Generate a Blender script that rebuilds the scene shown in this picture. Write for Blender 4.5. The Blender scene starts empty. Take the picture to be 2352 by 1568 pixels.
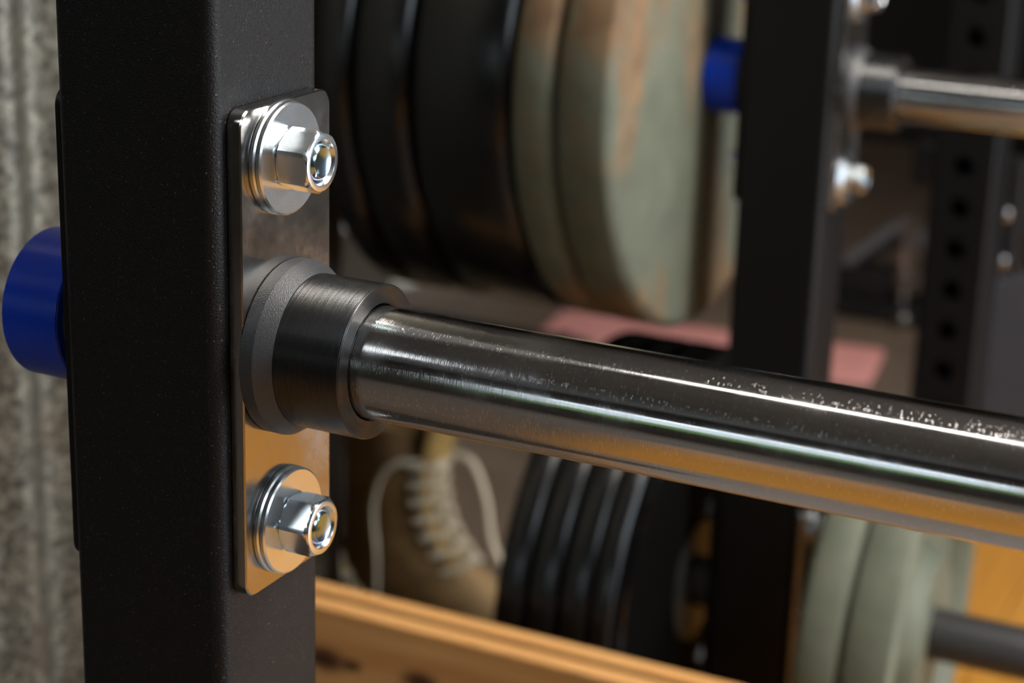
import bpy, math, random
from mathutils import Vector, Matrix, noise as mnoise

random.seed(7)
K = 0.000965                      # working unit (about one millimetre) -> metres
S = bpy.context.scene
COL = S.collection
PI = math.pi

# ------------------------------------------------------------------ camera
CAM_R = ((0.89511, 0.44491, 0.02899), (0.15993, -0.25971, -0.95235), (-0.41618, 0.85709, -0.30362))
CAM_C = (437.78, -667.88, 256.02)
cam = bpy.data.cameras.new('camera')
cam_ob = bpy.data.objects.new('camera', cam)
COL.objects.link(cam_ob)
r_, d_, f_ = CAM_R
cam_ob.matrix_world = Matrix(((r_[0], -d_[0], -f_[0], CAM_C[0] * K),
                              (r_[1], -d_[1], -f_[1], CAM_C[1] * K),
                              (r_[2], -d_[2], -f_[2], CAM_C[2] * K),
                              (0, 0, 0, 1)))
cam.sensor_width = 36.0
cam.lens = 4448.0 / 2352.0 * 36.0
cam.clip_start = 0.02
cam.clip_end = 60
cam.dof.use_dof = True
cam.dof.focus_distance = 795 * K
cam.dof.aperture_fstop = 7.2
cam.dof.aperture_blades = 9
S.camera = cam_ob

# ------------------------------------------------------------------ world, exposure
S.view_settings.view_transform = 'Standard'
S.view_settings.look = 'None'
S.view_settings.gamma = 1.0
S.view_settings.use_curve_mapping = False
S.view_settings.exposure = 0.0
world = bpy.data.worlds.new('sky')
S.world = world
world.use_nodes = True
wn = world.node_tree
bg = wn.nodes['Background']
bg.inputs['Color'].default_value = (0.80, 0.90, 1.0, 1)
bg.inputs['Strength'].default_value = 7.0


def area(name, loc, target, sx, sy, power, color, portal=False):
    l = bpy.data.lights.new(name, 'AREA')
    l.shape = 'RECTANGLE'
    l.size, l.size_y = sx * K, sy * K
    l.energy = power
    l.color = color
    if portal:
        l.cycles.is_portal = True
    o = bpy.data.objects.new(name, l)
    o.location = Vector(loc) * K
    o.rotation_euler = (Vector(target) - Vector(loc)).to_track_quat('-Z', 'Y').to_euler()
    COL.objects.link(o)
    return o


DOOR = (2600, 550, 2350, -850, 950)          # open doorway in the right wall: x, y0, y1, z0, z1
WIN = (-3500, -1050, 900, 40, 860)           # long low window in the wall behind the camera: y, x0, x1, z0, z1
WIN2 = (2600, -1100, 100, 550, 1450)            # high window in the right wall
area('window_portal_right', (2600, -500, 1000), (0, -500, 1000), 1200, 900, 1, (1, 1, 1), True)
area('doorway_portal', (2600, 1450, 50), (0, 1450, 50), 1800, 1800, 1, (1, 1, 1), True)
area('window_portal', (-75, -3500, 450), (-75, 0, 450), 1950, 820, 1, (1, 1, 1), True)


# ------------------------------------------------------------------ materials
def mat(name, color=(0.5, 0.5, 0.5), rough=0.5, metal=0.0, spec=0.5):
    m = bpy.data.materials.new(name)
    m.use_nodes = True
    b = m.node_tree.nodes['Principled BSDF']
    b.inputs['Base Color'].default_value = (*color, 1)
    b.inputs['Roughness'].default_value = rough
    b.inputs['Metallic'].default_value = metal
    b.inputs['Specular IOR Level'].default_value = spec
    return m


def N(m, typ, **kw):
    n = m.node_tree.nodes.new(typ)
    for k, v in kw.items():
        if k in n.inputs:
            n.inputs[k].default_value = v
        else:
            setattr(n, k, v)
    return n


def L(m, a, b):
    m.node_tree.links.new(a, b)


def bsdf(m):
    return m.node_tree.nodes['Principled BSDF']


def coords(m, scale=(1, 1, 1), rot=(0, 0, 0)):
    tc = N(m, 'ShaderNodeTexCoord')
    mp = N(m, 'ShaderNodeMapping')
    mp.inputs['Scale'].default_value = scale
    mp.inputs['Rotation'].default_value = rot
    L(m, tc.outputs['Object'], mp.inputs['Vector'])
    return mp.outputs['Vector']


def tex(m, vec, scale=5.0, detail=2.0, rough=0.5):
    n = N(m, 'ShaderNodeTexNoise')
    n.inputs['Scale'].default_value = scale
    n.inputs['Detail'].default_value = detail
    n.inputs['Roughness'].default_value = rough
    L(m, vec, n.inputs['Vector'])
    return n.outputs['Fac']


def ramp(m, fac, stops):
    n = N(m, 'ShaderNodeValToRGB')
    cr = n.color_ramp
    while len(cr.elements) < len(stops):
        cr.elements.new(0.5)
    for e, (p, c) in zip(cr.elements, stops):
        e.position = p
        e.color = (*c, 1) if len(c) == 3 else c
    L(m, fac, n.inputs['Fac'])
    return n.outputs['Color']


def mix(m, fac, a, b, typ='MIX'):
    n = N(m, 'ShaderNodeMix', data_type='RGBA', blend_type=typ)
    for sock, v in ((n.inputs[0], fac), (n.inputs[6], a), (n.inputs[7], b)):
        if hasattr(v, 'links') or hasattr(v, 'is_linked'):
            L(m, v, sock)
        elif isinstance(v, (int, float)):
            sock.default_value = v
        else:
            sock.default_value = (*v, 1)
    return n.outputs[2]


def bump(m, height, strength=0.3, dist=0.001, prev=None):
    n = N(m, 'ShaderNodeBump')
    n.inputs['Strength'].default_value = strength
    n.inputs['Distance'].default_value = dist
    L(m, height, n.inputs['Height'])
    if prev is not None:
        L(m, prev, n.inputs['Normal'])
    L(m, n.outputs['Normal'], bsdf(m).inputs['Normal'])
    return n.outputs['Normal']


def g(v):
    return (v, v, v)


def powder_coat(name, base=(0.0060, 0.0060, 0.0063), rough=0.48):
    m = mat(name, base, rough, 0.0, 0.26)
    v = coords(m)
    f = tex(m, v, 1500, 1.0, 0.5)
    sp = tex(m, v, 1150, 0.0, 0.5)
    spark = ramp(m, sp, [(0.77, g(0.0)), (0.82, g(1.0))])  # glints of the coating put into the base colour as pale specks
    L(m, mix(m, spark, base, (0.11, 0.11, 0.12)), bsdf(m).inputs['Base Color'])
    bump(m, f, 0.85, 0.00042)
    return m


M = {}
M['powder'] = powder_coat('black_powder_coat')
M['powder_back'] = mat('satin_black_paint', (0.0055, 0.0055, 0.006), 0.45, 0.0, 0.24)
b_ = coords(M['powder_back'])
bump(M['powder_back'], tex(M['powder_back'], b_, 900, 1), 0.3, 0.0002)


def brushed(name, base, rough, sc, bs, dist=0.00006, smudge=0.15):
    m = mat(name, base, rough, 1.0)
    v = coords(m, sc)
    f = tex(m, v, 1.0, 3.0, 0.65)
    v2 = coords(m)
    s = tex(m, v2, 26, 4.0, 0.65)
    L(m, ramp(m, s, [(0.3, g(rough * (1 - smudge))), (0.5, g(rough)), (0.75, g(rough * (1 + 2.2 * smudge)))]), bsdf(m).inputs['Roughness'])
    bump(m, f, bs, dist)
    return m


# brushed along z for the mounting plates, around the axis for the horns
M['plate_steel'] = brushed('brushed_stainless_plate', (0.40, 0.388, 0.375), 0.19, (2600, 2600, 90), 0.35, 0.00005, 0.45)
M['horn_steel'] = brushed('polished_stainless_horn', (0.52, 0.51, 0.50), 0.115, (2400, 60, 60), 0.6, 0.00005, 0.5)
hm = M['horn_steel']
hv = coords(hm, (5000, 420, 420))
scr = ramp(hm, tex(hm, hv, 1.0, 0.0), [(0.765, g(0)), (0.79, g(1))])
hv2 = coords(hm)
dust = ramp(hm, tex(hm, hv2, 2400, 0.0), [(0.82, g(0)), (0.86, g(1))])
sd = mix(hm, 1.0, scr, dust, 'ADD')
L(hm, mix(hm, sd, (0.52, 0.51, 0.50), (0.95, 0.95, 0.95)), bsdf(hm).inputs['Base Color'])
bump(hm, sd, 0.3, 0.00004, bsdf(hm).inputs['Normal'].links[0].from_socket)


def zinc(name, rough=0.2):
    m = mat(name, (0.78, 0.82, 0.85), rough, 1.0)
    v = coords(m)
    f = tex(m, v, 1900, 3.0, 0.6)
    L(m, ramp(m, tex(m, v, 60, 3, 0.6), [(0.3, g(rough * 0.95)), (0.7, g(rough * 1.06))]), bsdf(m).inputs['Roughness'])
    L(m, ramp(m, tex(m, v, 1400, 3, 0.6), [(0.3, (0.74, 0.79, 0.83)), (0.7, (0.80, 0.845, 0.87))]), bsdf(m).inputs['Base Color'])
    bump(m, f, 0.10, 0.00001)
    return m


M['zinc'] = zinc('zinc_plated_steel', 0.23)
M['bolt_end'] = zinc('iridescent_zinc_bolt_end', 0.16)
bm_ = M['bolt_end']
L(bm_, ramp(bm_, tex(bm_, coords(bm_), 110, 2, 0.5), [(0.3, (0.44, 0.38, 0.58)), (0.5, (0.30, 0.46, 0.62)), (0.75, (0.42, 0.58, 0.50))]), bsdf(bm_).inputs['Base Color'])


def printed(name, base, rough, spec=0.5, freq=1.0, amp=0.6):
    """printed plastic: fine layer ridges running round the x axis"""
    m = mat(name, base, rough, 0.0, spec)
    tc = N(m, 'ShaderNodeTexCoord')
    sx = N(m, 'ShaderNodeSeparateXYZ')
    L(m, tc.outputs['Object'], sx.inputs[0])
    mul = N(m, 'ShaderNodeMath', operation='MULTIPLY')
    L(m, sx.outputs[0], mul.inputs[0])
    mul.inputs[1].default_value = 2 * PI / (0.00062 * freq)
    sn = N(m, 'ShaderNodeMath', operation='SINE')
    L(m, mul.outputs[0], sn.inputs[0])
    # rings on the end faces: radius based
    cy = N(m, 'ShaderNodeCombineXYZ')
    L(m, sx.outputs[1], cy.inputs[1])
    L(m, sx.outputs[2], cy.inputs[2])
    ln = N(m, 'ShaderNodeVectorMath', operation='LENGTH')
    L(m, cy.outputs[0], ln.inputs[0])
    mr = N(m, 'ShaderNodeMath', operation='MULTIPLY')
    L(m, ln.outputs['Value'], mr.inputs[0])
    mr.inputs[1].default_value = 2 * PI / (0.0007 * freq)
    sr = N(m, 'ShaderNodeMath', operation='SINE')
    L(m, mr.outputs[0], sr.inputs[0])
    add = N(m, 'ShaderNodeMath', operation='ADD')
    L(m, sn.outputs[0], add.inputs[0])
    L(m, sr.outputs[0], add.inputs[1])
    nz = tex(m, coords(m, (900, 40, 40)), 1.0, 1.0)
    ad2 = N(m, 'ShaderNodeMath', operation='MULTIPLY_ADD')
    L(m, nz, ad2.inputs[0])
    ad2.inputs[1].default_value = 3.0
    L(m, add.outputs[0], ad2.inputs[2])
    bump(m, ad2.outputs[0], amp, 0.00022)
    return m


M['collar'] = printed('black_printed_plastic', (0.010, 0.0096, 0.0093), 0.25, 0.6)
M['blue'] = printed('blue_printed_plastic', (0.0, 0.040, 0.50), 0.30, 0.32, 1.0, 0.35)
M['flange'] = mat('matte_black_ring', (0.035, 0.037, 0.040), 0.42, 0.0, 0.6)
bump(M['flange'], tex(M['flange'], coords(M['flange']), 1900, 2), 0.7, 0.0003)
M['rubber'] = mat('black_rubber', (0.0024, 0.0024, 0.0026), 0.24, 0.0, 0.42)
M['matte_rubber'] = mat('matte_rubber', (0.003, 0.003, 0.003), 0.8, 0.0, 0.05)
M['black_sleeve'] = mat('black_sleeve', (0.03, 0.03, 0.03), 0.42, 0.0, 0.4)
M['hub'] = mat('dull_steel_hub', (0.30, 0.29, 0.28), 0.4, 1.0)
M['dark_hub'] = mat('blackened_hub', (0.02, 0.02, 0.02), 0.5)


def green_iron(name, rust):
    m = mat(name, (0.2, 0.2, 0.16), 0.5, 0.0, 0.35)
    v = coords(m)
    v2 = coords(m, (1.0, 1.0, 0.45))
    a = tex(m, v, 22, 6, 0.6)
    c1 = ramp(m, a, [(0.3, (0.085, 0.095, 0.068)), (0.55, (0.115, 0.125, 0.09)), (0.8, (0.145, 0.148, 0.112))])
    rr = tex(m, v2, 11, 5, 0.62)
    c2 = ramp(m, tex(m, v, 40, 3, 0.6), [(0.3, (0.13, 0.06, 0.022)), (0.7, (0.26, 0.14, 0.06))])
    tc = N(m, 'ShaderNodeTexCoord')
    sp_ = N(m, 'ShaderNodeSeparateXYZ')
    L(m, tc.outputs['Object'], sp_.inputs[0])
    cb = N(m, 'ShaderNodeCombineXYZ')
    L(m, sp_.outputs[1], cb.inputs[1])
    L(m, sp_.outputs[2], cb.inputs[2])
    ln_ = N(m, 'ShaderNodeVectorMath', operation='LENGTH')
    L(m, cb.outputs[0], ln_.inputs[0])
    ed = N(m, 'ShaderNodeMapRange')
    ed.inputs['From Min'].default_value = 0.15
    ed.inputs['From Max'].default_value = 0.226
    ed.inputs['To Max'].default_value = 0.11
    L(m, ln_.outputs['Value'], ed.inputs['Value'])
    sm = N(m, 'ShaderNodeMath', operation='ADD')
    L(m, rr, sm.inputs[0])
    L(m, ed.outputs[0], sm.inputs[1])
    rr = sm.outputs[0]
    rf = ramp(m, rr, [(rust, g(0.0)), (rust + 0.12, g(0.75))])
    L(m, mix(m, rf, c1, c2), bsdf(m).inputs['Base Color'])
    L(m, ramp(m, rr, [(0.3, g(0.45)), (0.8, g(0.7))]), bsdf(m).inputs['Roughness'])
    bump(m, tex(m, v, 160, 4), 0.2, 0.0008)
    return m


M['green_rusty'] = green_iron('worn_sage_green_paint', 0.545)
M['green'] = green_iron('sage_green_paint', 0.75)


def pine(name, c_dark, c_mid, c_light, axis, knots=(), rough=0.5, ring=70):
    """long grain along one axis; knots: local positions (m) and radius"""
    m = mat(name, c_mid, rough, 0.0, 0.35)
    sc = [ring, ring, ring]
    sc[axis] = ring * 0.03
    v = coords(m, tuple(sc))
    a = tex(m, v, 1.0, 4, 0.6)
    sc2 = [s * 6 for s in sc]
    b2 = tex(m, coords(m, tuple(sc2)), 1.0, 2, 0.5)
    c = ramp(m, a, [(0.30, c_dark), (0.48, c_mid), (0.70, c_light)])
    c = mix(m, 0.35, c, ramp(m, b2, [(0.35, c_dark), (0.65, c_light)]))
    for (kx, ky, kz, r) in knots:
        tc = N(m, 'ShaderNodeTexCoord')
        mp = N(m, 'ShaderNodeMapping')
        s3 = [1 / r, 1 / r, 1 / r]
        s3[axis] *= 0.55
        mp.inputs['Scale'].default_value = s3
        mp.inputs['Location'].default_value = (-kx * s3[0], -ky * s3[1], -kz * s3[2])
        L(m, tc.outputs['Object'], mp.inputs['Vector'])
        ln = N(m, 'ShaderNodeVectorMath', operation='LENGTH')
        L(m, mp.outputs['Vector'], ln.inputs[0])
        kf = ramp(m, ln.outputs['Value'], [(0.35, g(1.0)), (0.95, g(0.0))])
        c = mix(m, kf, c, (0.07, 0.022, 0.006))
    L(m, c, bsdf(m).inputs['Base Color'])
    bump(m, a, 0.12, 0.001)
    return m


M['pine_beam'] = pine('sawn_pine', (0.46, 0.20, 0.06), (0.60, 0.30, 0.10), (0.70, 0.40, 0.16), 0,
                      [(0.016, -0.0222, -0.0490, 0.017), (0.0434, -0.0222, -0.0485, 0.008), (0.1099, -0.0222, -0.0470, 0.014)])
M['pine_floor'] = pine('oiled_pine_board', (0.36, 0.15, 0.024), (0.46, 0.20, 0.032), (0.54, 0.26, 0.05), 1, (), 0.42, 40)


def plain(name, color, rough, var=0.25, scale=20, metal=0.0, spec=0.4, bs=0.15, bd=0.001):
    m = mat(name, color, rough, metal, spec)
    v = coords(m)
    f = tex(m, v, scale, 4, 0.6)
    lo = tuple(c * (1 - var) for c in color)
    hi = tuple(min(1, c * (1 + var)) for c in color)
    L(m, ramp(m, f, [(0.3, lo), (0.7, hi)]), bsdf(m).inputs['Base Color'])
    if bs:
        bump(m, f, bs, bd)
    return m


M['floor'] = plain('brown_floor', (0.115, 0.082, 0.058), 0.6, 0.2, 6)
M['ceiling'] = plain('ceiling_board', (0.17, 0.166, 0.16), 0.8, 0.1, 3)
M['dark_wall'] = plain('charcoal_wall', (0.024, 0.023, 0.020), 0.7, 0.15, 4)
M['wall'] = plain('dull_brown_wall', (0.055, 0.046, 0.038), 0.7, 0.15, 4)
M['pink'] = plain('pink_foam', (0.62, 0.27, 0.25), 0.65, 0.08, 30)
M['tote'] = plain('grey_plastic', (0.74, 0.72, 0.67), 0.55, 0.05, 10)
M['mat_grey'] = plain('grey_brown_rubber', (0.17, 0.145, 0.13), 0.7, 0.12, 40)
M['dark_box'] = plain('dark_brown_canvas', (0.022, 0.016, 0.010), 0.8, 0.3, 60)
M['tan_leather'] = plain('tan_suede', (0.25, 0.16, 0.075), 0.75, 0.3, 28, 0, 0.3, 0.3, 0.002)
M['tan_cloth'] = plain('tan_nylon', (0.30, 0.19, 0.06), 0.8, 0.2, 60, 0, 0.3)
M['sole'] = plain('dark_sole', (0.045, 0.032, 0.020), 0.7, 0.2, 40)
M['lace'] = plain('beige_lace', (0.50, 0.44, 0.33), 0.8, 0.12, 300)
M['chrome'] = mat('chrome', (0.62, 0.64, 0.66), 0.12, 1.0)
M['grey_pad'] = plain('grey_vinyl', (0.05, 0.052, 0.062), 0.5, 0.08, 30)
M['black_paint'] = plain('black_paint', (0.010, 0.010, 0.011), 0.4, 0.1, 30, 0, 0.5, 0)
M['grey_steel'] = plain('grey_painted_steel', (0.11, 0.11, 0.12), 0.45, 0.1, 30, 0, 0.5, 0)
M['pale_render'] = plain('pale_render', (0.36, 0.375, 0.38), 0.8, 0.1, 3)
M['hedge'] = plain('hedge_green', (0.075, 0.145, 0.03), 0.8, 0.4, 12)
M['lamp_body'] = mat('white_lamp_housing', (0.7, 0.7, 0.7), 0.5)


def emit(name, color, strength):
    m = mat(name, (0.8, 0.8, 0.8), 0.5)
    bsdf(m).inputs['Emission Color'].default_value = (*color, 1)
    bsdf(m).inputs['Emission Strength'].default_value = strength
    return m


# galvanised corrugated sheet
m = mat('galvanised_sheet', (0.3, 0.3, 0.28), 0.46, 0.75, 0.4)
v = coords(m)
vo = N(m, 'ShaderNodeTexVoronoi')
vo.inputs['Scale'].default_value = 260
L(m, v, vo.inputs['Vector'])
spg = ramp(m, vo.outputs['Color'], [(0.15, (0.072, 0.069, 0.056)), (0.8, (0.29, 0.275, 0.225))])
bl = ramp(m, tex(m, v, 90, 4, 0.7), [(0.3, g(0.45)), (0.7, g(1.0))])
c_ = mix(m, 1.0, spg, bl, 'MULTIPLY')
rs = ramp(m, tex(m, coords(m, (1, 1, 0.3)), 16, 4, 0.65), [(0.56, g(0.0)), (0.75, g(0.55))])
L(m, mix(m, rs, c_, (0.15, 0.085, 0.045)), bsdf(m).inputs['Base Color'])
bump(m, tex(m, v, 300, 3), 0.3, 0.0006)
M['galv'] = m


# ------------------------------------------------------------------ mesh helpers (all sizes in working units)
def mesh(name, verts, faces, material, parent=None, smooth=False, angle=35, loc=None):
    me = bpy.data.meshes.new(name)
    me.from_pydata([(x * K, y * K, z * K) for x, y, z in verts], [], faces)
    me.validate()
    me.materials.append(material)
    if smooth:
        me.shade_smooth()
        me.set_sharp_from_angle(angle=math.radians(angle))
    me.update()
    o = bpy.data.objects.new(name, me)
    COL.objects.link(o)
    if loc is not None:
        o.location = Vector(loc) * K
    if parent is not None:
        o.parent = parent
    return o


def thing(name, label, cat, loc=(0, 0, 0), rz=0.0, group=None):
    o = bpy.data.objects.new(name, None)
    o.empty_display_size = 0.02
    COL.objects.link(o)
    o.location = Vector(loc) * K
    o.rotation_euler = (0, 0, rz)
    return tag(o, label, cat, group)


def tag(o, label, cat, group=None):
    o['label'] = label
    o['category'] = cat
    if group:
        o['group'] = group
    return o


def struct(o, label=None):
    o['kind'] = 'structure'
    if label:
        o['label'] = label
    return o


def lathe_data(profile, n=96, axis='x', closed=True):
    """profile: (along, radius) pairs; revolves around the axis. closed joins last ring to first."""
    V, F = [], []
    for a, r in profile:
        for i in range(n):
            t = 2 * PI * i / n
            c, s = r * math.cos(t), r * math.sin(t)
            V.append((a, c, s) if axis == 'x' else (c, s, a) if axis == 'z' else (s, a, c))
    k = len(profile)
    rng = k if closed else k - 1
    for j in range(rng):
        j2 = (j + 1) % k
        for i in range(n):
            i2 = (i + 1) % n
            F.append((j * n + i, j2 * n + i, j2 * n + i2, j * n + i2))
    if not closed:
        F.append(tuple(range(n)))
        F.append(tuple((k - 1) * n + i for i in reversed(range(n))))
    # fix orientation so normals look outwards
    return V, F


def recalc(o):
    import bmesh
    b = bmesh.new()
    b.from_mesh(o.data)
    bmesh.ops.recalc_face_normals(b, faces=b.faces)
    b.to_mesh(o.data)
    b.free()
    return o


def lathe(name, profile, material, parent=None, n=96, axis='x', closed=True, angle=35, loc=None):
    V, F = lathe_data(profile, n, axis, closed)
    return recalc(mesh(name, V, F, material, parent, True, angle, loc))


def rrect(w, h, r, n=8, cx=0, cy=0):
    pts = []
    for (sx, sy, a0) in ((1, 1, 0), (-1, 1, 90), (-1, -1, 180), (1, -1, 270)):
        for i in range(n + 1):
            a = math.radians(a0 + 90 * i / n)
            pts.append((cx + sx * (w / 2 - r) + r * math.cos(a), cy + sy * (h / 2 - r) + r * math.sin(a)))
    return pts


def prism(name, loops, material, parent=None, plane='yz', smooth=True, angle=30, loc=None):
    """loops: [(offset along the third axis, 2d points)], equal point counts; capped at both ends."""
    V, F = [], []
    n = len(loops[0][1])
    for a, pts in loops:
        for p, q in pts:
            V.append((a, p, q) if plane == 'yz' else (p, q, a) if plane == 'xy' else (p, a, q))
    for j in range(len(loops) - 1):
        for i in range(n):
            i2 = (i + 1) % n
            F.append((j * n + i, (j + 1) * n + i, (j + 1) * n + i2, j * n + i2))
    F.append(tuple(range(n)))
    F.append(tuple((len(loops) - 1) * n + i for i in reversed(range(n))))
    return recalc(mesh(name, V, F, material, parent, smooth, angle, loc))


def slab(name, x0, x1, y0, y1, z0, z1, material, parent=None, bev=1.0, rad=None, loc=None):
    """box with small bevels, centred loops in xy"""
    w, h = x1 - x0, y1 - y0
    cx, cy = (x0 + x1) / 2, (y0 + y1) / 2
    r = rad if rad else bev
    b = min(bev, (z1 - z0) * 0.4)
    return prism(name, [(z0, rrect(w - 2 * b, h - 2 * b, max(r - b, 0.05), 4, cx, cy)), (z0 + b, rrect(w, h, r, 4, cx, cy)),
                        (z1 - b, rrect(w, h, r, 4, cx, cy)), (z1, rrect(w - 2 * b, h - 2 * b, max(r - b, 0.05), 4, cx, cy))],
                 material, parent, 'xy', True, 40, loc)


def tube(name, pts, radius, material, parent=None, n=12, smooth_pts=True, loc=None, flat=1.0):
    P_ = [Vector(p) for p in pts]
    if smooth_pts and len(P_) > 2:
        Q = []
        for i in range(len(P_) - 1):
            p0 = P_[max(i - 1, 0)]
            p1, p2 = P_[i], P_[i + 1]
            p3 = P_[min(i + 2, len(P_) - 1)]
            for s in range(6):
                t = s / 6
                Q.append(0.5 * ((2 * p1) + (p2 - p0) * t + (2 * p0 - 5 * p1 + 4 * p2 - p3) * t * t + (3 * p1 - p0 - 3 * p2 + p3) * t ** 3))
        Q.append(P_[-1])
        P_ = Q
    V, F = [], []
    up = Vector((0, 0, 1))
    tg = (P_[1] - P_[0]).normalized()
    a = tg.orthogonal().normalized() if abs(tg.dot(up)) > 0.95 else tg.cross(up).normalized()
    k = len(P_)
    for i, p in enumerate(P_):
        t = (P_[min(i + 1, k - 1)] - P_[max(i - 1, 0)]).normalized()
        a = (a - t * a.dot(t)).normalized()
        b = t.cross(a)
        for j in range(n):
            an = 2 * PI * j / n
            V.append(tuple(p + a * (radius * math.cos(an)) + b * (radius * flat * math.sin(an))))
    for i in range(k - 1):
        for j in range(n):
            j2 = (j + 1) % n
            F.append((i * n + j, (i + 1) * n + j, (i + 1) * n + j2, i * n + j2))
    F.append(tuple(range(n)))
    F.append(tuple((k - 1) * n + j for j in reversed(range(n))))
    return recalc(mesh(name, V, F, material, parent, True, 50, loc))


# ------------------------------------------------------------------ room
FZ = -850
floor = struct(slab('floor', -3100, 2700, -3600, 4800, FZ - 40, FZ, M['floor'], None, 2), 'brown floor behind the boots and the rack')
struct(slab('ceiling', -3100, 2700, -3600, 4800, 1750, 1790, M['ceiling'], None, 2), 'dull ceiling above the rack')
struct(slab('wall_back', -3100, 2700, 4700, 4760, FZ, 1750, M['dark_wall'], None, 2), 'charcoal wall far behind the rack')
struct(slab('added_dark_wall', 150, 2600, 2450, 2500, FZ, 1750, M['dark_wall'], None, 2), 'added unseen dark wall beyond the platform')  # added out of view, gives the steel plate something dark to reflect
struct(slab('wall_side', -3100, -3040, 900, 4700, FZ, 1750, M['wall'], None, 2))
struct(slab('wall_return', -3040, -540, 905, 950, FZ, 1750, M['wall'], None, 2))


def wall_with_opening(name, axis, at, thick, a0, a1, z0, z1, oa0, oa1, oz0, oz1, material, label):
    """wall at constant x or y with a rectangular opening, one mesh of boxes"""
    V, F = [], []

    def bx(p0, p1, q0, q1):
        b = len(V)
        for d in (at, at + thick):
            for (p, q) in ((p0, q0), (p1, q0), (p1, q1), (p0, q1)):
                V.append((d, p, q) if axis == 'x' else (p, d, q))
        F.extend([(b, b + 1, b + 2, b + 3), (b + 7, b + 6, b + 5, b + 4), (b, b + 4, b + 5, b + 1), (b + 1, b + 5, b + 6, b + 2), (b + 2, b + 6, b + 7, b + 3), (b + 3, b + 7, b + 4, b)])
    bx(a0, oa0, z0, z1)
    bx(oa1, a1, z0, z1)
    if oz0 > z0 + 1:
        bx(oa0, oa1, z0, oz0)
    bx(oa0, oa1, oz1, z1)
    return struct(recalc(mesh(name, V, F, material)), label)


wall_with_opening('wall_right', 'x', 2600, 60, 350, 4800, FZ, 1750, DOOR[1], DOOR[2], DOOR[3], DOOR[4], M['wall'], 'wall with an open doorway')
wall_with_opening('wall_right_near', 'x', 2600, 60, -3600, 350, FZ, 1750, WIN2[1], WIN2[2], WIN2[3], WIN2[4], M['wall'], 'wall with a high window')
wall_with_opening('wall_front', 'y', -3560, 60, -3100, 2700, FZ, 1750, WIN[1], WIN[2], WIN[3], WIN[4], M['wall'], 'wall with a long low window')

# corrugated galvanised sheet on the left
V, F = [], []
y0, y1, pitch, amp = 0.0, 850.0, 70.0, 9.0
PH = 0.0
ny = int((y1 - y0) / 3.5)
for j in range(2):
    for i in range(ny + 1):
        y = y0 + (y1 - y0) * i / ny
        x = -500 + amp * math.sin(2 * PI * (y - 395) / pitch + PH)
        for zz in (FZ, 1750):
            V.append((x - 1.0 * j, y, zz))
n2 = (ny + 1) * 2
for j in range(2):
    for i in range(ny):
        a = j * n2 + i * 2
        F.append((a, a + 1, a + 3, a + 2) if j else (a, a + 2, a + 3, a + 1))
F.append((0, 1, n2 + 1, n2))
F.append((n2 - 2, n2 - 1, 2 * n2 - 1, 2 * n2 - 2))
struct(mesh('wall_left', V, F, M['galv'], None, True, 60), 'galvanised corrugated metal sheet wall')
struct(slab('wall_left_far', -3100, -2600, -3600, 0, FZ, 1750, M['wall'], None, 2))
struct(slab('trim_1', -2600, -512, -60, 0, FZ, 1750, M['wall'], None, 2))

# hedge outside the window
hd = prism('hedge', [(-5200, rrect(3600, 1300, 60, 4, -600, -215)), (-4700, rrect(3600, 1300, 60, 4, -600, -215))], M['hedge'], None, 'xz')
nw = prism('added_pale_wall', [(-6400, rrect(5200, 2300, 10, 2, -1200, 300)), (-6300, rrect(5200, 2300, 10, 2, -1200, 300))], M['pale_render'], None, 'xz')  # added outside to dim the window's reflection in the horn
tag(nw, 'added pale wall outside behind the hedge, dimming the long window', 'wall')
tag(hd, 'green hedge outside the long low window', 'hedge')


# ceiling strip lamps: flat glowing panels in white housings
def ceiling_lamp(label, x0, x1, y, z, w, strength, color):
    t = thing('ceiling_lamp', label, 'lamp', ((x0 + x1) / 2, y, z), 0, 'ceiling strip lamps')
    h = (x1 - x0) / 2
    prism('housing', [(-h, rrect(w + 30, 50, 8, 3, 0, 30)), (h, rrect(w + 30, 50, 8, 3, 0, 30))], M['lamp_body'], t, 'yz')
    prism('diffuser', [(-h + 15, rrect(w, 18, 6, 3, 0, -5)), (h - 15, rrect(w, 18, 6, 3, 0, -5))], emit('lamp_glow', color, strength), t, 'yz')
    return t


ceiling_lamp('strip lamp hanging straight above the near chrome weight horn', -770, 520, 22, 1500, 95, 9, (1.0, 0.96, 0.90))
ceiling_lamp('cool strip lamp on the ceiling toward the left corner behind the camera', -2450, -1180, -1760, 1690, 520, 7, (0.84, 0.93, 1.0))
ceiling_lamp('added wide fill panel over the right side of the platform', 750, 2250, 700, 1690, 600, 42, (1.0, 0.94, 0.86))  # added where the horn cannot mirror it, brightens plank tops and platform
ceiling_lamp('added fill lamp over the far floor beyond the rack', 250, 900, 3000, 1690, 300, 26, (1.0, 0.95, 0.90))  # added to brighten the back floor and the pink mat


# ------------------------------------------------------------------ uprights
TW, TR = 79.0, 5.8


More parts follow.
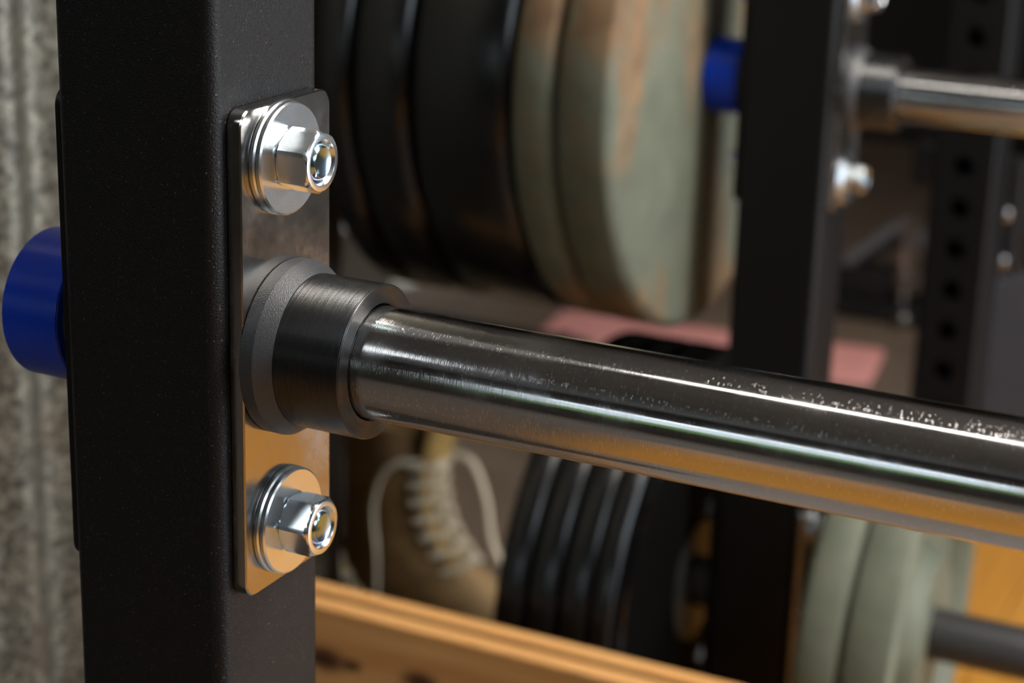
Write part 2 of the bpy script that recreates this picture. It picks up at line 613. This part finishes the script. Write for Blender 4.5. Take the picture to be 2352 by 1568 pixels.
def upright_mesh(z0, z1, holes_y=(), holes_x=(), hr=13.0):
    """square tube, +x face at x=0, y from -TW/2 to TW/2; holes_y on the -y/+y faces, holes_x on the +x/-x faces"""
    V, F = [], []
    na = 8
    hw = TW / 2

    def add(v):
        V.append(v)
        return len(V) - 1
    # rounded corners
    for (cx, cy, a0) in ((-TR, hw - TR, 0), (-TW + TR, hw - TR, 90), (-TW + TR, -hw + TR, 180), (-TR, -hw + TR, 270)):
        prev = None
        for i in range(na + 1):
            a = math.radians(a0 + 90 * i / na)
            p = (cx + TR * math.cos(a), cy + TR * math.sin(a))
            cur = (add((p[0], p[1], z0)), add((p[0], p[1], z1)))
            if prev:
                F.append((prev[0], cur[0], cur[1], prev[1]))
            prev = cur

    def face(fn, holes, depth_fn):
        fw = hw - TR
        zs = z0
        for hz in sorted(holes):
            c0, c1 = hz - 22, hz + 22
            F.append((add(fn(-fw, zs)), add(fn(fw, zs)), add(fn(fw, c0)), add(fn(-fw, c0))))
            corner = math.atan2(22, fw)
            angs = sorted(set([2 * PI * i / 32 for i in range(32)] + [corner, PI - corner, PI + corner, 2 * PI - corner]))
            ring, rect, deep = [], [], []
            for a in angs:
                c, s = math.cos(a), math.sin(a)
                t = min(fw / abs(c) if abs(c) > 1e-9 else 1e9, 22 / abs(s) if abs(s) > 1e-9 else 1e9)
                ring.append(add(fn(hr * c, hz + hr * s)))
                rect.append(add(fn(t * c, hz + t * s)))
                deep.append(add(depth_fn(hr * c, hz + hr * s)))
            m_ = len(angs)
            for i in range(m_):
                k2 = (i + 1) % m_
                F.append((rect[i], rect[k2], ring[k2], ring[i]))
                F.append((ring[i], ring[k2], deep[k2], deep[i]))
            zs = c1
        F.append((add(fn(-fw, zs)), add(fn(fw, zs)), add(fn(fw, z1)), add(fn(-fw, z1))))
    xm = -TW / 2
    face(lambda u, z: (xm + u, -hw, z), holes_y, lambda u, z: (xm + u, -hw + 5, z))
    face(lambda u, z: (xm - u, hw, z), holes_y, lambda u, z: (xm - u, hw - 5, z))
    face(lambda u, z: (0, u, z), holes_x, lambda u, z: (-5, u, z))
    face(lambda u, z: (-TW, -u, z), (), lambda u, z: (0, 0, 0))
    # inner tube so that holes look into a dark hollow
    r = hw - 5
    cx = -TW / 2
    b = [add((cx + sx * r, sy * r, z)) for z in (z0, z1) for sx, sy in ((-1, -1), (1, -1), (1, 1), (-1, 1))]
    if not holes_y and not holes_x:
        for i in range(4):
            j = (i + 1) % 4
            F.append((b[i], b[4 + i], b[4 + j], b[j]))
    # end caps
    return V, F


D2 = (-45.0, 978.2, -40.4)       # second upright: +x face, centre line, height of its upper horn
D3 = (-46.9, 1697.1)             # third upright


def upright(name, label, x, y, z0, z1, material, holes_y=(), holes_x=(), group='black rack uprights'):
    V, F = upright_mesh(z0, z1, holes_y, holes_x)
    o = mesh(name, V, F, material, None, True, 50, (x, y, 0))
    return tag(o, label, 'rack upright', group)


upright('rack_upright', 'black powder-coated square steel upright in the foreground carrying the near chrome horn', 0, -2.7, FZ + 29, 900, M['powder'])
upright('rack_upright', 'blurred black square upright in the middle between green and black plates', D2[0], D2[1], FZ + 21, 900, M['powder_back'], (), (-430,))
upright('rack_upright', 'far black upright with a column of round holes at the right', D3[0], D3[1], FZ + 21, 900, M['powder_back'], [-84.2 - 52.6 * i for i in range(-8, 14)])


# ------------------------------------------------------------------ pegs (plate + horn), bolted through the uprights
def bev_plate(name, material, parent, x0, x1, w, h, r, b=0.6):
    return prism(name, [(x0, rrect(w - 2 * b, h - 2 * b, r, 8)), (x0 + b, rrect(w, h, r, 8)), (x1 - b, rrect(w, h, r, 8)), (x1, rrect(w - 2 * b, h - 2 * b, r - b / 2, 8))], material, parent, 'yz', True, 28)


def washer(parent, y, z, x0, x1, R=24.0):
    return lathe('washer', [(x0, 9), (x0, R - .5), (x0 + .4, R), (x1 - .6, R), (x1, R - .8), (x1, 9)], M['zinc'], parent, 80, 'x', True, 25, (0, y, z))


def nut(parent, y, z, x0, x1, rot, R=13.9):
    """hex nut with chamfered corners and a countersunk bore, bolt end as its sub-part"""
    V, F = [], []
    n = 72
    af = R * math.cos(PI / 6)

    def ring(x, fr):
        for i in range(n):
            t = 2 * PI * i / n
            rr = fr(t)
            V.append((x, rr * math.cos(t), rr * math.sin(t)))

    def hexr(t):
        u = (t - rot) % (PI / 3) - PI / 6
        return af / math.cos(u)

    def cham(c):
        return lambda t: min(hexr(t), c)
    # bearing side, side faces, chamfer steps to the face, washer face, countersink
    ring(x0, cham(af * 1.02))
    ring(x0 + 0.8, cham(af * 1.12))
    ring(x0 + 1.3, hexr)
    ring(x1 - 2.3, hexr)
    ring(x1 - 1.7, cham(af * 1.125))
    ring(x1 - 0.9, cham(af * 1.06))
    ring(x1 - 0.15, cham(af * 0.99))
    ring(x1, lambda t: af * 0.955)
    ring(x1, lambda t: 9.6)
    ring(x1 - 0.4, lambda t: 9.2)
    ring(x1 - 2.2, lambda t: 8.0)
    ring(x0, lambda t: 8.0)
    k = 12
    for j in range(k):
        j2 = (j + 1) % k
        for i in range(n):
            i2 = (i + 1) % n
            F.append((j * n + i, j2 * n + i, j2 * n + i2, j * n + i2))
    o = recalc(mesh('nut', V, F, M['zinc'], parent, True, 22, (0, y, z)))
    e = lathe('bolt_end', [(x0, 7.9), (x1 - 1.6, 7.9), (x1 - 0.4, 7.0), (x1 + 0.1, 6.2), (x1 - 0.25, 5.4), (x1 - 0.3, 0.05)], M['bolt_end'], o, 48, 'x', False, 30)
    return o


def bolt_head(parent, y, z, x0, x1, rot, R=13.9):
    pts = lambda s: [(R * s * math.cos(rot + i * PI / 3), R * s * math.sin(rot + i * PI / 3)) for i in range(6)]
    return prism('bolt_head', [(x0, pts(.99)), (x1 + 1.2, pts(1.0)), (x1, pts(0.9))], M['zinc'], parent, 'yz', False, 30, (0, y, z))


def peg_right(loc, label, horn_mat, group, length=430, collar=True):
    t = thing('weight_peg', label, 'weight peg', loc, 0, group)
    bev_plate('mounting_plate', M['plate_steel'], t, 0.05, 7, 68, 212.6, 7.5)
    lathe('flange_ring', [(7.05, 25.5), (7.05, 37.4), (7.5, 37.9), (13.6, 37.9), (14.6, 37.3), (20.4, 33.4), (20.4, 25.5)], M['flange'], t, 112, 'x', True, 24)
    if collar:
        lathe('collar', [(20.0, 24.9), (20.0, 32.9), (20.3, 33.06), (51.0, 33.06), (51.65, 32.4), (51.65, 25.2), (50.9, 24.8)], M['collar'], t, 128, 'x', True, 24)
    lathe('horn_tube', [(7.05, 21.0), (7.05, 24.2), (length - 3, 24.2), (length - 1, 23.4), (length, 22), (length, 21)], horn_mat, t, 128, 'x', True, 25)
    for (y, z, rot) in ((-4.8, 83.0, math.radians(36)), (-4.8, -78.5, math.radians(54))):
        washer(t, y, z, 7.05, 9.6, 24.0)
        washer(t, y + .3, z - .2, 9.7, 12.3, 23.7)
        nut(t, y, z, 12.4, 27.5, rot)
    return t


def peg_left(loc, label, horn_mat, group, length=360, collar=True):
    """mirror image on the other side of the upright; loc is the -x face of the upright"""
    t = thing('weight_peg', label, 'weight peg', loc, 0, group)
    bev_plate('mounting_plate', M['powder_back'], t, -7, -0.05, 68, 212.6, 7.5)
    if collar:
        lathe('collar', [(-42.0, 25), (-42.0, 32.6), (-41.2, 33.8), (-12.3, 33.8), (-11.6, 33.0), (-11.6, 25)], M['blue'], t, 112, 'x', True, 24)
    lathe('flange_ring', [(-11.5, 25), (-11.5, 29.0), (-7.1, 29.0), (-7.1, 25)], M['flange'], t, 64, 'x', True, 24)
    lathe('horn_tube', [(-length, 21), (-length, 23), (-length + 2, 24.2), (-7.1, 24.2), (-7.1, 21)], horn_mat, t, 64, 'x', True, 25)
    for (y, z, rot) in ((-4.8, 83.0, 0.3), (-4.8, -78.5, 0.8)):
        lathe('washer', [(-9.6, 9), (-9.6, 23.5), (-7.1, 23.5), (-7.1, 9)], M['zinc'], t, 48, 'x', True, 25, (0, y, z))
        bolt_head(t, y, z, -9.7, -19.5, rot)
    return t


HG = 'stainless weight pegs bolted to the uprights'
peg_right((0, 0, 0), 'sharp stainless weight peg with bolted plate and black collar in the foreground', M['horn_steel'], HG)
peg_left((-TW, 0, 0), 'blue-collared weight peg behind the foreground upright at the left edge', M['horn_steel'], HG, 41)
peg_right((D2[0], D2[1] + 2.7, D2[2]), 'blurred upper stainless weight peg on the right side of the middle upright', M['horn_steel'], HG)
peg_left((D2[0] - TW, D2[1] + 2.7, D2[2]), 'blue-collared weight peg holding the upper stack of plates', M['horn_steel'], HG)
LZ = D2[2] - 498
peg_right((D2[0], D2[1] + 2.7, LZ), 'black-sleeved lower weight peg carrying two sage green plates', M['black_sleeve'], HG, 430, False)
peg_left((D2[0] - TW, D2[1] + 2.7, LZ), 'lower weight peg holding the lower stack of black plates', M['black_sleeve'], HG, 152, False)


# ------------------------------------------------------------------ weight plates
def bumper(label, x0, x1, z, R=233, group='black rubber plates'):
    t = thing('weight_plate', label, 'weight plate', ((x0 + x1) / 2, D2[1] + 2.7, z), 0, group)
    h = (x1 - x0) / 2 - 0.3
    e = min(11, h * .45)
    lathe('rubber_rim', [(-h + 4, R - 47), (-h, R - 38), (-h, R - e), (-h + e * .12, R - e * .7), (-h + e * .7, R - e * .12), (-h + e, R), (h - e, R), (h - e * .7, R - e * .12), (h - e * .12, R - e * .7), (h, R - e), (h, R - 38), (h - 4, R - 47)],
          M['rubber'], t, 128, 'x', True, 40)
    lathe('rubber_face', [(-h + 4, 60), (-h + 4, R - 46.8), (h - 4, R - 46.8), (h - 4, 60)], M['matte_rubber'], t, 96, 'x', True, 40)
    lathe('hub', [(-h + 2, 26.5), (-h + 2, 60), (h - 2, 60), (h - 2, 26.5)], M['dark_hub'], t, 64, 'x', True, 30)
    return t


def iron_plate(label, x0, x1, z, material, R=233, dish=True, rz=0.0, yoff=0.0, group='sage green iron plates'):
    h = (x1 - x0) / 2 - 0.4
    c = 4 if dish else 8
    back = [(-h, 26.5), (-h, R - c), (-h + c * .6, R - c * .2), (-h + c, R)]
    if dish:
        front = [(h - c, R), (h - c * .4, R - c * .2), (h, R - c), (h, R - 24), (h - 3, R - 28), (h - 19, R - 36), (h - 22, R - 60), (h - 20, 82), (h - 3, 74), (h, 70), (h, 26.5)]
    else:
        front = [(h - c, R), (h - c * .8, R - c * .08), (h - c * .08, R - c * .8), (h, R - c), (h, 26.5)]
    o = lathe('weight_plate', back + front, material, None, 144, 'x', True, 30, ((x0 + x1) / 2, D2[1] + 2.7 + yoff, z))
    o.rotation_euler = (0, 0, rz)
    return tag(o, label, 'weight plate', group)


iron_plate('rust-stained sage green plate with a flat face beside the upper blue collar', -219, -167, D2[2], M['green_rusty'], 234, False)
iron_plate('sage green plate squeezed between the rusty green plate and the black plates', -260.5, -219.5, D2[2], M['green_rusty'], 233, False)
bumper('thick black rubber plate next to the green ones on the upper peg', -356, -261, D2[2], 233)
bumper('middle black rubber plate of the upper stack', -414.5, -356.5, D2[2], 233)
bumper('outermost black rubber plate of the upper stack, nearest the foreground upright', -452, -415, D2[2], 233)
for i, (a, b, lb) in enumerate(((-265, -234, 'leftmost black plate of the lower stack, beside the tan boot'), (-233.5, -203, 'second black plate from the left in the lower stack'),
                                (-202.5, -172, 'third black plate from the left in the lower stack'), (-171.5, -150, 'thin black plate of the lower stack closest to the middle upright'))):
    bumper(lb, a, b, LZ, 231)
rot4 = math.radians(2.1)
iron_plate('inner sage green plate on the lower peg, against the middle upright', -4, 39, LZ, M['green'], 190, False, rot4, 0)
iron_plate('outer sage green plate on the lower peg with a dished face and hub', 39.5, 82, LZ, M['green'], 190, True, rot4, 0)

# ------------------------------------------------------------------ doubled plank rail in front of the plates
bt = thing('plank_rail', 'doubled knotty pine planks on edge below the plate rack', 'planks', (-400, 684, -490))
pb = slab('plank', -340, 560, -23, -5.0, -330, 0, M['pine_beam'], bt, 1.6)
pb2 = slab('plank', -340, 560, 4.5, 22, -330, 0.5, M['pine_beam'], bt, 1.6)

# ------------------------------------------------------------------ wooden platform
pt = thing('lifting_platform', 'orange pine board platform on the floor at the lower right', 'platform', (-122, -1500, FZ))
x = 0.0
while x < 2330:
    w = 139.0
    slab('board', x, x + w, 0, 3900, 0.2, 20 + random.uniform(-.6, .6), M['pine_floor'], pt, 1.2)
    x += w + 2.5

rm = slab('rubber_mat', -90, 2150, -200, 600, 21.2, 28.5, M['mat_grey'], None, 2, 10, (0, 0, FZ))
tag(rm, 'thin grey-brown rubber mat on the platform under the foreground upright', 'mat')

# ------------------------------------------------------------------ boots
def boot(label, loc, rz, laces):
    t = thing('work_boot', label, 'boot', loc, rz, 'tan lace-up boots')

    def contour(heel, toe, hw, n=40, sq=2.4):
        pts = []
        cx, rx = (heel + toe) / 2, (toe - heel) / 2
        for i in range(n):
            a = 2 * PI * i / n
            c, s = math.cos(a), math.sin(a)
            px = cx + rx * math.copysign(abs(c) ** (2 / sq), c)
            wid = hw * (0.86 + 0.14 * math.sin(PI * max(0, min(1, (px - heel) / (toe - heel + 1e-6) * 1.15 - .1))))
            pts.append((px, wid * math.copysign(abs(s) ** (2 / sq), s)))
        return pts
    prism('sole', [(0, contour(-92, 212, 50)), (4, contour(-96, 218, 54)), (24, contour(-97, 219, 55)), (32, contour(-94, 216, 52))], M['sole'], t, 'xy', True, 50)
    lv = [(30, -90, 212, 50), (45, -93, 213, 52), (62, -92, 208, 52), (78, -90, 190, 49), (92, -88, 160, 46), (106, -86, 128, 44), (122, -85, 98, 42), (140, -83, 76, 41), (165, -80, 62, 43), (195, -78, 58, 47), (225, -79, 60, 50), (255, -82, 62, 53), (275, -83, 63, 54), (277, -78, 58, 50), (240, -74, 54, 46)]
    prism('upper', [(z, contour(a, b, w)) for z, a, b, w in lv], M['tan_leather'], t, 'xy', True, 60)
    # tongue along the front of the shaft
    tp = [(118, 0, 112), (88, 0, 140), (72, 0, 170), (67, 0, 210), (72, 0, 250), (82, 0, 292)]
    tube('tongue', tp, 27, M['tan_cloth'], t, 14, True, None, 0.32)
    # crossing laces on the instep and shaft
    rows = [(124, 112), (104, 126), (88, 144), (77, 164), (70, 186), (68, 208), (70, 230)]
    for i, (px, pz) in enumerate(rows):
        qx, qz = rows[min(i + 1, len(rows) - 1)]
        tube('lace', [(px - 14, -32, pz - 6), (px + 4, -18, pz), (px + 9, 0, (pz + qz) / 2 + 3), (qx + 4, 18, qz), (qx - 14, 32, qz - 4)], 5.2, M['lace'], t, 8, True, None, 0.75)
        tube('lace', [(px - 14, 32, pz - 6), (px + 4, 18, pz), (px + 10, 0, (pz + qz) / 2 + 1), (qx + 4, -18, qz), (qx - 14, -32, qz - 4)], 5.2, M['lace'], t, 8, True, None, 0.75)
    for pts in laces:
        tube('lace', pts, 5.0, M['lace'], t, 8, True, None, 0.7)
    return t


boot('tan lace-up work boot with loose beige laces, behind the pine planks', (-690, 1330, FZ), math.radians(-14),
     [[(70, -18, 236), (40, -56, 232), (24, -66, 180), (26, -62, 110), (30, -66, 40), (36, -72, 6)],
      [(74, 18, 240), (104, 26, 234), (126, 30, 190), (138, 32, 130), (164, 36, 96), (190, 40, 84)]])
boot('second tan boot mostly hidden behind the foreground upright', (-770, 1185, FZ), math.radians(-20),
     [[(70, -18, 236), (96, -50, 200), (120, -70, 150), (128, -76, 80), (120, -84, 10)],
      [(74, 18, 240), (100, 0, 180), (92, -40, 120), (70, -60, 60), (80, -66, 8)]])

# ------------------------------------------------------------------ things further back
bag = thing('canvas_duffel', 'dark brown canvas duffel standing behind the boots', 'bag', (-1080, 1560, FZ))
prism('body', [(0, rrect(330, 380, 80, 6)), (30, rrect(370, 420, 90, 6)), (200, rrect(375, 425, 95, 6)), (340, rrect(340, 400, 90, 6)), (385, rrect(250, 330, 80, 6))], M['dark_box'], bag, 'xy', True, 60)
tube('handle', [(-70, -60, 372), (-50, -60, 430), (50, -60, 430), (70, -60, 372)], 11, M['dark_box'], bag, 8)

tote = thing('storage_tote', 'light grey plastic tote on the floor left of the upper black plates', 'storage box', (-1700, 2860, FZ))
prism('tub', [(0, rrect(560, 400, 40, 5)), (260, rrect(620, 450, 45, 5))], M['tote'], tote, 'xy', True, 40)
prism('lid', [(261, rrect(650, 480, 50, 5)), (284, rrect(650, 480, 50, 5)), (292, rrect(630, 460, 45, 5))], M['tote'], tote, 'xy', True, 30)

# pink foam mat on the floor
pm = slab('exercise_mat', -330, 300, -100, 100, 0, 14, M['pink'], None, 4, 12, (-725, 2600, FZ))
pm.rotation_euler = (0, 0, math.radians(8))
tag(pm, 'pink foam mat lying on the floor beyond the plates', 'mat')

# black bar lying on low wooden blocks under the upper stack
lb = thing('steel_bar', 'black steel bar lying on the floor beyond the near collar', 'bar', (-1210, 2420, FZ + 22))
lathe('shaft', [(-420, 0.1), (-420, 18), (-417, 20), (300, 20), (303, 18), (303, 0.1)], M['black_paint'], lb, 32, 'x', False)
lathe('sleeve_ring', [(240, 20), (240, 26), (262, 26), (262, 20)], M['black_paint'], lb, 32, 'x', True)

# cable machine behind the middle upright
cm = thing('cable_machine', 'black cable machine with chrome rod and pulley seen between the uprights', 'machine', (-520, 3000, FZ))
cm.scale = (1.5, 1.5, 1.5)
slab('base', -95, 110, -40, 40, 0.3, 26, M['black_paint'], cm, 3)
slab('post', 66, 92, -14, 14, 26.5, 190, M['black_paint'], cm, 3)
slab('top_block', 30, 104, -40, 40, 190.5, 246, M['black_paint'], cm, 6)
lathe('guide_rod', [(26.5, 6.5), (150, 6.5)], M['chrome'], cm, 32, 'z', False, 35, (30, -20, 0))
slab('weight_block', -70, 8, -24, 24, 26.5, 66, M['black_paint'], cm, 4)
slab('bracket', 20, 64, -34, -12, 58, 68, M['hub'], cm, 2)
lathe('pulley', [(-7, 3), (-7, 16), (-3, 13), (3, 13), (7, 16), (7, 3)], M['grey_steel'], cm, 40, 'y', True, 30, (58, -24, 120))
tube('brace', [(-50, -24, 72), (28, -8, 140)], 8.5, M['grey_steel'], cm, 16, False)
tube('brace', [(-50, -4, 66.5), (26, -4, 112)], 6, M['black_paint'], cm, 16, False)
lathe('knob', [(-8, 1), (-7, 6), (0, 9), (7, 6), (8, 1)], M['hub'], cm, 24, 'y', False, 60, (40, -50, 14))

# grey bench pad leaning at the right
bp_ = thing('bench_pad', 'grey vinyl bench pad standing behind the far holed upright', 'bench', (60, 2090, FZ + 20))
pad = prism('pad', [(-30, [(-182, 0.5), (240, 0.5), (240, 470), (-182, 345)]), (-36, [(-176, 8), (234, 8), (234, 462), (-176, 338)])], M['grey_pad'], bp_, 'xz', False)
slab('frame_post', -186, -150, -28, 8, 346, 520, M['black_paint'], bp_, 4)
slab('frame_foot', -186, 60, -64, -40, 0.5, 70, M['black_paint'], bp_, 5)
for bx_, bz_ in ((-172, 441), (-170, 372)):
    lathe('bolt', [(0, .1), (0, 10), (-7, 10), (-9, 7), (-9, .1)], M['chrome'], bp_, 24, 'y', False, 30, (bx_, -29, bz_))
